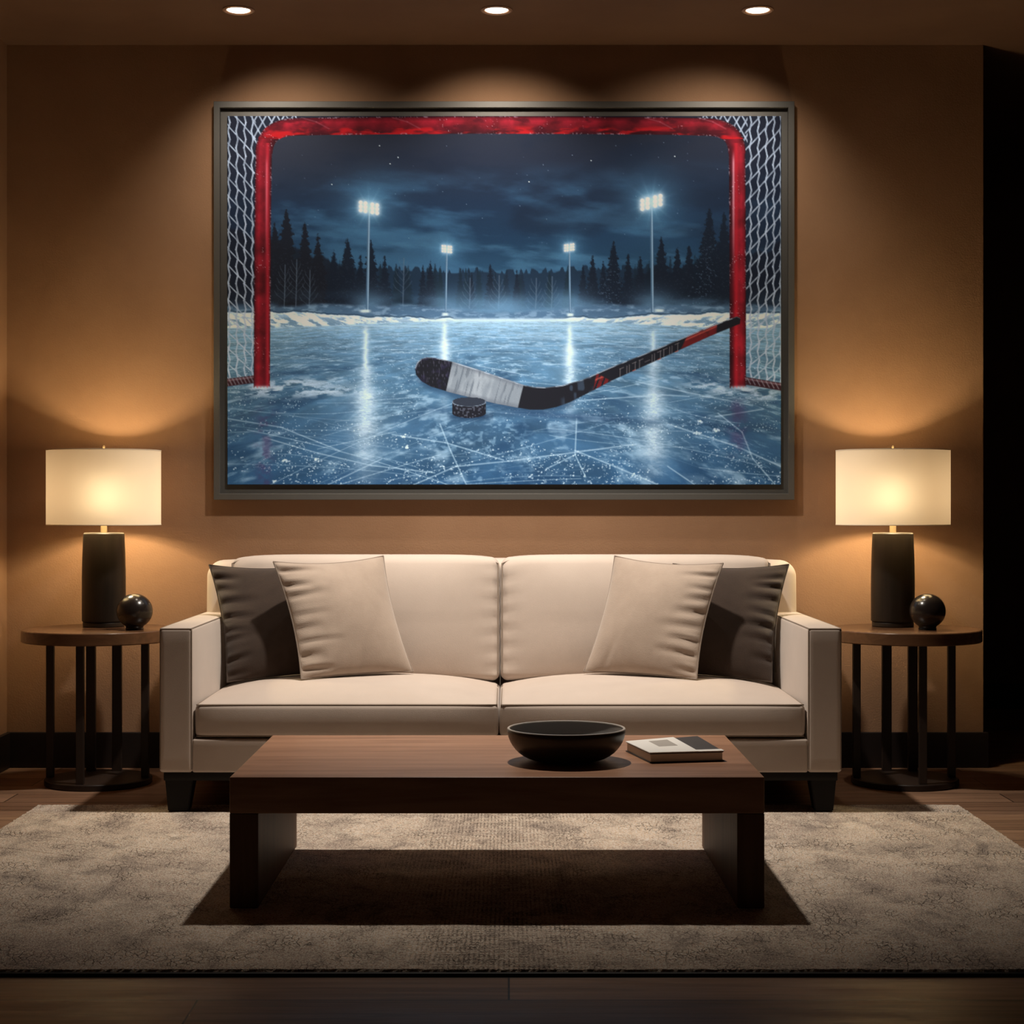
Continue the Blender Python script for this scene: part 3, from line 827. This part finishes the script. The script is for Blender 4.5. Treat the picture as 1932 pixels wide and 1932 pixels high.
def sofa_leg(xo, xi, y0, y1):
    bm = bmesh.new(); s = 1 if xi > xo else -1
    zt_ = PZ(1470, YF)
    top = [(xo, y0), (xi, y0), (xi, y1), (xo, y1)]
    b = [(xo + s * .010, y0), (xi - s * .016, y0), (xi - s * .016, y1 - .02), (xo + s * .010, y1 - .02)]
    T = [bm.verts.new((*p, zt_)) for p in top]; B = [bm.verts.new((*p, RT + .001)) for p in b]
    bm.faces.new(T); bm.faces.new(B)
    for k in range(4): bm.faces.new((T[k], T[(k + 1) % 4], B[(k + 1) % 4], B[k]))
    bmesh.ops.bevel(bm, geom=list(bm.edges), offset=.003, segments=2, affect='EDGES')
    part('leg', bm, M['leg'], sofa)
for y0, y1 in ((YF + .014, YF + .095), (6.55, 6.62)):
    z_keep = RT
    if y0 > 6: RT = 0
    sofa_leg(sx0 + .016, PX(363, YF), y0, y1); sofa_leg(sx1 - .016, PX(1530, YF), y0, y1)
    RT = z_keep

# ---------------------------------------------------------------- throw pillows
def pillow(name, label, tl, tr, br, bl, thick, mt, seam, seed, crease_u, group):
    """four corner points (top left, top right, bottom right, bottom left as seen), filled out and creased along one side"""
    tl, tr, br, bl = map(Vector, (tl, tr, br, bl))
    nrm = (tr - tl + br - bl).cross(tl - bl + tr - br).normalized()
    if nrm.y > 0: nrm = -nrm
    n = 72; rd = random.Random(seed); bm = bmesh.new()
    ph = [rd.uniform(0, 6.28) for _ in range(8)]
    creases = [(-.88 + k * .235 + rd.uniform(-.05, .05), rd.uniform(.006, .014), rd.uniform(.15, .55), rd.uniform(.032, .055), rd.uniform(-.14, .10)) for k in range(8)]
    creases = [c for c in creases if rd.random() > .12]
    def ease(t): return math.sin(t * PI / 2) if abs(t) < 1 else t
    def at(i, j, s):
        u, v = 2 * i / n - 1, 2 * j / n - 1                      # u right, v up
        u, v = ease(u), ease(v)
        uu = u * (1 - .085 * (1 - v * v) * abs(u)); vv = v * (1 - (.085 if v > 0 else .03) * (1 - u * u) * abs(v))
        a, b = (uu + 1) / 2, (vv + 1) / 2
        p = bl.lerp(br, a).lerp(tl.lerp(tr, a), b)
        prof = max(0, (1 - u ** 2)) ** .55 * max(0, (1 - v ** 2)) ** .55
        h = thick / 2 * prof
        s_ = u * crease_u                                        # creases run in from the seam of one side
        for vk, dep, reach, wid, tilt in creases:
            e = min(1, max(0, (s_ - reach) / (1 - reach)))
            w_ = wid * (.7 + .9 * (1 - e))
            h -= dep * e ** .8 * (1 - e ** 14) * math.exp(-((v - vk - tilt * (1 - s_)) / w_) ** 2)
            h += dep * .45 * e ** .8 * (1 - e ** 14) * math.exp(-((v - vk - wid * 2.1 - tilt * (1 - s_)) / w_) ** 2)
        e2 = max(0, -v - .35) / .65
        h -= .005 * math.exp(-((u - .3 * crease_u * -1 - .35 * v) / .06) ** 2) * e2 * (1 - e2 ** 6)
        h += .004 * math.sin(3.1 * u + ph[5]) * math.sin(2.7 * v + ph[6]) * prof
        return p + nrm * h * s
    G = {}
    for s in (1, -1):
        for i in range(n + 1):
            for j in range(n + 1):
                edge = i in (0, n) or j in (0, n)
                if edge and (i, j, 1) in G: G[i, j, s] = G[i, j, 1]
                else: G[i, j, s] = bm.verts.new(at(i, j, s))
        for i in range(n):
            for j in range(n):
                bm.faces.new((G[i, j, s], G[i + 1, j, s], G[i + 1, j + 1, s], G[i, j + 1, s]))
    loop = [G[i, 0, 1].co.copy() for i in range(n)] + [G[n, j, 1].co.copy() for j in range(n)] + [G[n - i, n, 1].co.copy() for i in range(n)] + [G[0, n - j, 1].co.copy() for j in range(n)]
    base = (bl + br) / 2
    bm.verts.ensure_lookup_table()
    for v in bm.verts: v.co -= base
    o = obj(name, bm, mt, smooth=True, angle=80); o.location = base
    tag(o, label, 'pillow', group)
    t = bmesh.new(); tube(t, [p - base for p in loop], .0032, 6, closed=True)
    obj('piping', t, seam, o)
    return o
GP = 'throw pillows on the sofa'
pillow('throw_pillow', 'dark brown throw pillow in the corner by the left armrest', P(395, 1066, 6.31), P(612, 1064, 6.30), P(640, 1266, 6.15), P(429, 1287, 6.12), .12, M['brown'], M['brown_seam'], 1, -1, GP)
pillow('throw_pillow', 'taupe throw pillow leaning on the left back cushion', P(516, 1060, 6.11), P(723, 1049, 6.29), P(779, 1267, 6.20), P(569, 1281, 5.98), .14, M['taupe'], M['taupe_seam'], 2, -1, GP)
pillow('throw_pillow', 'taupe throw pillow leaning on the right back cushion', P(1160, 1049, 6.29), P(1364, 1063, 6.11), P(1314, 1281, 5.98), P(1102, 1267, 6.20), .14, M['taupe'], M['taupe_seam'], 3, 1, GP)
pillow('throw_pillow', 'dark brown throw pillow in the corner by the right armrest', P(1270, 1064, 6.30), P(1488, 1065, 6.31), P(1456, 1287, 6.12), P(1240, 1266, 6.15), .12, M['brown'], M['brown_seam'], 4, 1, GP)

# ---------------------------------------------------------------- coffee table, bowl, book
TY0, TY1, TZ = 4.326, 5.115, .334
tx0, tx1 = PX(433, TY0), PX(1442.5, TY0)
ct = thing('coffee_table', 'low dark walnut coffee table with thick slab legs on the rug', 'coffee table', ((tx0 + tx1) / 2, (TY0 + TY1) / 2, RT))
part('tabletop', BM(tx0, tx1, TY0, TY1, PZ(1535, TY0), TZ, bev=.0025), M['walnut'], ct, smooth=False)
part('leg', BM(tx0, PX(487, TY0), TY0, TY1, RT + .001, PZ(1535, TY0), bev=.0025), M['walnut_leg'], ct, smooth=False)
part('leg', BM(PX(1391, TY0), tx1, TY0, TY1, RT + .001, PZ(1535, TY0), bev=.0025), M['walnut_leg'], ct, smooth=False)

bd_ = 4.61; bx = PX(1068.5, bd_)
bowl = thing('bowl', 'wide dark ceramic bowl on the coffee table', 'bowl', (bx, bd_, TZ))
R_, Hb = .1545, .083
outer = [(0, .0), (.072, 0), (.078, .003)] + [(.078 + (R_ - .078) * math.sin(a * PI / 2 / 10) ** .9, .003 + (Hb - .003) * (1 - math.cos(a * PI / 2 / 10)) ** .85) for a in range(1, 11)]
inner = [(r * .962 if r > .08 else r * .9, max(z, .0) + .007) for r, z in reversed(outer[3:-1])] + [(.06, .0085), (0, .008)]
obj('body', lathe(bmesh.new(), outer + [(R_ - .0025, Hb + .002), (R_ - .006, Hb)], n=96), M['bowl'], bowl, angle=60)
o = obj('inside', lathe(bmesh.new(), [(R_ - .006, Hb)] + inner, n=96), M['bowl_inner'], bowl, angle=60); o['label'] = 'grey inside'
obj('rim', lathe(bmesh.new(), [(R_ - .0035 + .0032 * math.cos(a * PI / 4), Hb + .0005 + .0026 * math.sin(a * PI / 4)) for a in range(8)], n=96, closed=True), M['rim'], bowl)

# book: a slanted quad on the table
def onz(px, py, z):
    d = (1 - z) * F / (py - CY); return Vector((PX(px, d), d, 0))
q = [onz(1182, 1418, TZ), onz(1227, 1440, TZ), onz(1365, 1436, TZ), onz(1316, 1406, TZ)]   # left, front, right, back
bc = sum(q, Vector()) / 4; q = [p - bc for p in q]
book = thing('book', 'white-jacketed book lying beside the bowl', 'book', (bc.x, bc.y, TZ))
BH = .026
def qbox(a0, a1, b0, b1, z0, z1, bev=.0008):
    """block over a part of the quad: a runs front-left edge to right, b from front to back"""
    def pt(a, b): return q[1].lerp(q[2], a).lerp(q[0].lerp(q[3], a), b)
    bm = bmesh.new()
    V = [bm.verts.new((*pt(a, b).xy, z)) for z in (z0, z1) for a, b in ((a0, b0), (a1, b0), (a1, b1), (a0, b1))]
    for f in ((0, 1, 2, 3), (4, 5, 6, 7), (0, 1, 5, 4), (1, 2, 6, 5), (2, 3, 7, 6), (3, 0, 4, 7)): bm.faces.new([V[k] for k in f])
    bmesh.ops.bevel(bm, geom=list(bm.edges), offset=bev, segments=2, affect='EDGES')
    return bm
obj('back_cover', qbox(-.01, 1.01, -.01, 1.01, 0, .003), M['cover'], book)
obj('pages', qbox(.005, .985, .0, .99, .003, BH - .003), M['paper'], book)
o = obj('cover', qbox(0, 1.0, 0, 1.0, BH - .003, BH), M['cover'], book); o['label'] = 'cover top, dark in place of the shadow at the right'  # its bare right part is a painted stand-in for the shadow there
jk = qbox(-.012, .66, -.012, 1.012, BH, BH + .0022); 
o = obj('jacket', jk, M['jacket'], book); o['label'] = 'white paper jacket with a small grey print'
o2 = obj('printed_panel', qbox(.26, .52, .42, .86, BH + .0021, BH + .0026, .0001), M['print_grey'], o)
obj('jacket_edge', qbox(.655, 1.01, -.012, .10, BH, BH + .0018, .0005), M['jacket'], book)

# ---------------------------------------------------------------- side tables, lamps, balls
ZT = PZ(1196, 6.08)
def side_table(cpx, sgn, label):
    d = 6.35; x = PX(cpx, d); R = .27
    root = thing('side_table', label, 'side table', (x, d, 0), 'side tables beside the sofa')
    th = .0435
    obj('tabletop', lathe(bmesh.new(), [(0, ZT - th), (R - .003, ZT - th), (R, ZT - th + .003), (R, ZT - .003), (R - .003, ZT), (0, ZT)], n=120), M['table'], root, angle=35)
    obj('base_plate', lathe(bmesh.new(), [(0, 0), (.187, 0), (.19, .003), (.19, .020), (.187, .023), (0, .023)], n=96), M['bars'], root, angle=35)
    for px_, ang in ((-91, PI), (88, 0), (-14 * sgn, -1), (-32 * sgn, 1), (17 * sgn, 1)):
        if ang == -1: yy = -.165
        elif ang == 1: yy = .15
        else: yy = 0.0
        xx = px_ * (d + yy) / F
        w = .0135 if ang != 1 else .017
        bm = BM(-w, w, -.010, .010, .022, ZT - th + .001, bev=.0015)
        for v in bm.verts: v.co.x += xx; v.co.y += yy
        obj('leg', bm, M['bars'], root, smooth=False)
    return root
side_table(186, 1, 'round dark side table left of the sofa near the left wall')
side_table(1707, -1, 'round dark side table right of the sofa near the dark passage')

def table_lamp(cpx, label, flip):
    d = 6.45; x = PX(cpx, d)
    root = thing('table_lamp', label, 'lamp', (x, d, ZT), 'lit table lamps beside the sofa')
    zb_ = PZ(1005, d) - ZT; rb = 40.6 * d / F; rt = 38 * d / F
    prof = [(0, .018), (rb - .004, .018), (rb, .022)] + [(rb + (rt - rb) * max(0, (k / 10 - .45) / .55) ** 1.6, .022 + (zb_ - .026) * k / 10) for k in range(1, 11)] + [(rt - .004, zb_), (0, zb_)]
    obj('base', lathe(bmesh.new(), prof, n=80), M['bronze'], root, angle=40)
    obj('foot', lathe(bmesh.new(), [(0, 0), (rb - .006, 0), (rb - .003, .003), (rb - .003, .015), (rb - .006, .0185), (0, .0185)], n=80), M['bronze_dark'], root, angle=40)
    zs0, zs1 = PZ(990, d) - ZT, PZ(850, d) - ZT; rs = 106 * d / F
    obj('neck', lathe(bmesh.new(), [(0, zb_ - .002), (.0118, zb_ - .002), (.0118, zs0 + .012), (.008, zs0 + .016), (0, zs0 + .016)], n=24), M['brass'], root)
    sh = obj('lamp_shade', lathe(bmesh.new(), [(rs, zs0), (rs, zs1)], n=128), M['shade'], root)
    for zz in (zs0, zs1):
        obj('rim', lathe(bmesh.new(), [(rs + .0012 * math.cos(a * PI / 3), zz + .0018 * math.sin(a * PI / 3)) for a in range(6)], n=128, closed=True), M['shade'], sh)
    hb = bmesh.new(); zc = zs1 - .012
    for k in range(3):
        a = k * 2 * PI / 3 + .5
        tube(hb, [(0, 0, zc), (rs * math.cos(a), rs * math.sin(a), zs1 - .004)], .0016, 6)
    hz = zs0 + .012
    for s in (-1, 1):
        tube(hb, [(s * .008, 0, hz), (s * .042, 0, hz + .05), (s * .045, 0, hz + .12), (s * .02, 0, zc - .02), (0, 0, zc)], .0016, 6)
    obj('harp', hb, M['brass'], root)
    fn = bmesh.new()
    lathe(fn, [(0, zc), (.004, zc), (.004, zs1 + .002), (.0022, zs1 + .006), (.0042, zs1 + .012), (.003, zs1 + .018), (0, zs1 + .019)], n=16)
    tube(fn, [(0, 0, zs1 + .012), (-.004, 0, zs1 + .013)], .002, 6)
    obj('finial', fn, M['brass'], root)
    zl = 1.028 - ZT
    bl = bmesh.new(); bmesh.ops.create_uvsphere(bl, u_segments=20, v_segments=12, radius=.021)
    for v in bl.verts: v.co.z = v.co.z * 1.15 + zl - .005
    b = obj('bulb', bl, M['bulb'], root)
    b.visible_shadow = True
    obj('socket', lathe(bmesh.new(), [(0, hz), (.014, hz), (.014, zl - .03), (0, zl - .03)], n=20), M['brass'], root)
    l = bpy.data.lights.new('bulb_light', 'POINT'); l.energy = LAMP_POWER; l.color = WARM; l.shadow_soft_size = .034
    lo = bpy.data.objects.new('bulb_light', l); COL.objects.link(lo); lo.location = (0, 0, zl); lo.parent = root
    return root
table_lamp(196, 'lit table lamp with white drum shade left of the sofa', 1)
table_lamp(1684.5, 'lit table lamp with white drum shade right of the sofa', -1)

def ball(cpx, label):
    d = 6.28; r = .0635
    o_bm = bmesh.new(); prof = [(0, 0), (.030, 0), (.033, .004), (.030, .008)]
    zc = ZT - 0 + 0
    zc_l = .006 + r * .96
    a0 = -1.05
    prof += [(r * math.cos(a0 + (PI / 2 - a0) * k / 28), zc_l + r * .97 * math.sin(a0 + (PI / 2 - a0) * k / 28)) for k in range(29)]
    prof[-1] = (0, prof[-1][1])
    lathe(o_bm, prof, n=64)
    o = obj('decorative_ball', o_bm, M['ball'], angle=50); o.location = (PX(cpx, d), d, ZT)
    return tag(o, label, 'ornament', 'dark ornamental balls on the side tables')
ball(254, 'polished dark ball beside the lamp on the left side table')
ball(1750, 'polished dark ball beside the lamp on the right side table')

# ---------------------------------------------------------------- ceiling downlights
for k_, (px_, lb) in enumerate(((450, 'lit recessed ceiling downlight above the left end of the picture'), (937, 'lit recessed ceiling downlight above the middle of the picture'),
                (1429.5, 'lit recessed ceiling downlight above the right end of the picture'))):
    d = 6.258
    r = thing('downlight', lb, 'ceiling light', (PX(px_, d), d, HC), 'recessed downlights over the picture')
    obj('trim_ring', lathe(bmesh.new(), [(.056, 0), (.056, -.004), (.050, -.007), (.043, -.004), (.0415, 0)], n=48), M['trim'], r)
    obj('lens', lathe(bmesh.new(), [(.041, -.001), (.038, -.0035), (.02, -.006), (0, -.0065)], n=48), M['lens'], r)
    s = spot('downlight_lamp', (0, 0, -.014), ((.22, 0, -.20)[k_], .55, -1), DOWN_POWER[k_], DOWN_COL, DOWN_SIZE, 1.0, .035, r)

# ---------------------------------------------------------------- framed picture
yf = YW - .04
fx0, fx1, fz0, fz1 = PX(403, yf), PX(1499, yf), PZ(943, yf), PZ(191, yf)
pic = thing('framed_picture', 'large grey-framed canvas print of an ice rink at night with hockey stick', 'picture', ((fx0 + fx1) / 2, YW, (fz0 + fz1) / 2))
prof = [(0, .001), (0, .039), (.001, .04), (.0225, .04), (.0235, .039), (.0235, .016), (.060, .016), (.060, .001)]
bm = bmesh.new(); rings = []
for u, w in prof:
    rings.append([bm.verts.new((x, YW - w, z)) for x, z in ((fx0 + u, fz0 + u), (fx1 - u, fz0 + u), (fx1 - u, fz1 - u), (fx0 + u, fz1 - u))])
for a, b in zip(rings, rings[1:] + rings[:1]):
    for k in range(4): bm.faces.new((a[k], a[(k + 1) % 4], b[(k + 1) % 4], b[k]))
part('frame', bm, M['frame'], pic, smooth=False)

yc = YW - .028
NX, NY = 836, 556
art = paint_rink(NX, NY)
lin = np.where(art <= .04045, art / 12.92, ((art + .055) / 1.055) ** 2.4)
lin = np.minimum(lin * np.array(PRINT_GAIN), np.array((.80, .87, .94)))
cx0, cx1, cz1, cz0 = PX(429, yc), PX(1473.5, yc), PZ(219, yc), PZ(914.5, yc)
gx, gz = np.meshgrid(np.linspace(cx0, cx1, NX + 1), np.linspace(cz1, cz0, NY + 1))
vs = np.stack([gx, np.full_like(gx, yc), gz], -1).reshape(-1, 3)
ii = np.arange((NX + 1) * (NY + 1)).reshape(NY + 1, NX + 1)
qd = np.stack([ii[:-1, :-1], ii[1:, :-1], ii[1:, 1:], ii[:-1, 1:]], -1).reshape(-1, 4)
rim_i = np.concatenate([ii[0, :-1], ii[:-1, -1], ii[-1, :0:-1], ii[:0:-1, 0]])
bk = vs[rim_i].copy(); bk[:, 1] = YW - .017; nb = len(rim_i); off = len(vs)
kk = np.arange(nb); sideq = np.stack([rim_i, rim_i[(kk + 1) % nb], off + (kk + 1) % nb, off + kk], -1)
allv = np.concatenate([vs, bk]); allq = np.concatenate([qd, sideq])
me = bpy.data.meshes.new('canvas')
me.vertices.add(len(allv)); me.vertices.foreach_set('co', allv.astype(np.float32).ravel())
me.loops.add(allq.size); me.loops.foreach_set('vertex_index', allq.astype(np.int32).ravel())
me.polygons.add(len(allq)); me.polygons.foreach_set('loop_start', np.arange(0, allq.size, 4, dtype=np.int32))
me.update(calc_edges=True)
colr = np.ones((len(allv), 4), np.float32); colr[:off, :3] = lin.reshape(-1, 3); colr[off:, :3] = lin.reshape(-1, 3)[rim_i]
ca = me.attributes.new('print', 'FLOAT_COLOR', 'POINT'); ca.data.foreach_set('color', colr.ravel())
me.materials.append(M['print'])
cv = bpy.data.objects.new('canvas', me); COL.objects.link(cv); cv.parent = pic; local(cv, pic)
cv['label'] = 'canvas printed with a floodlit ice rink, red goal frame, stick and puck'
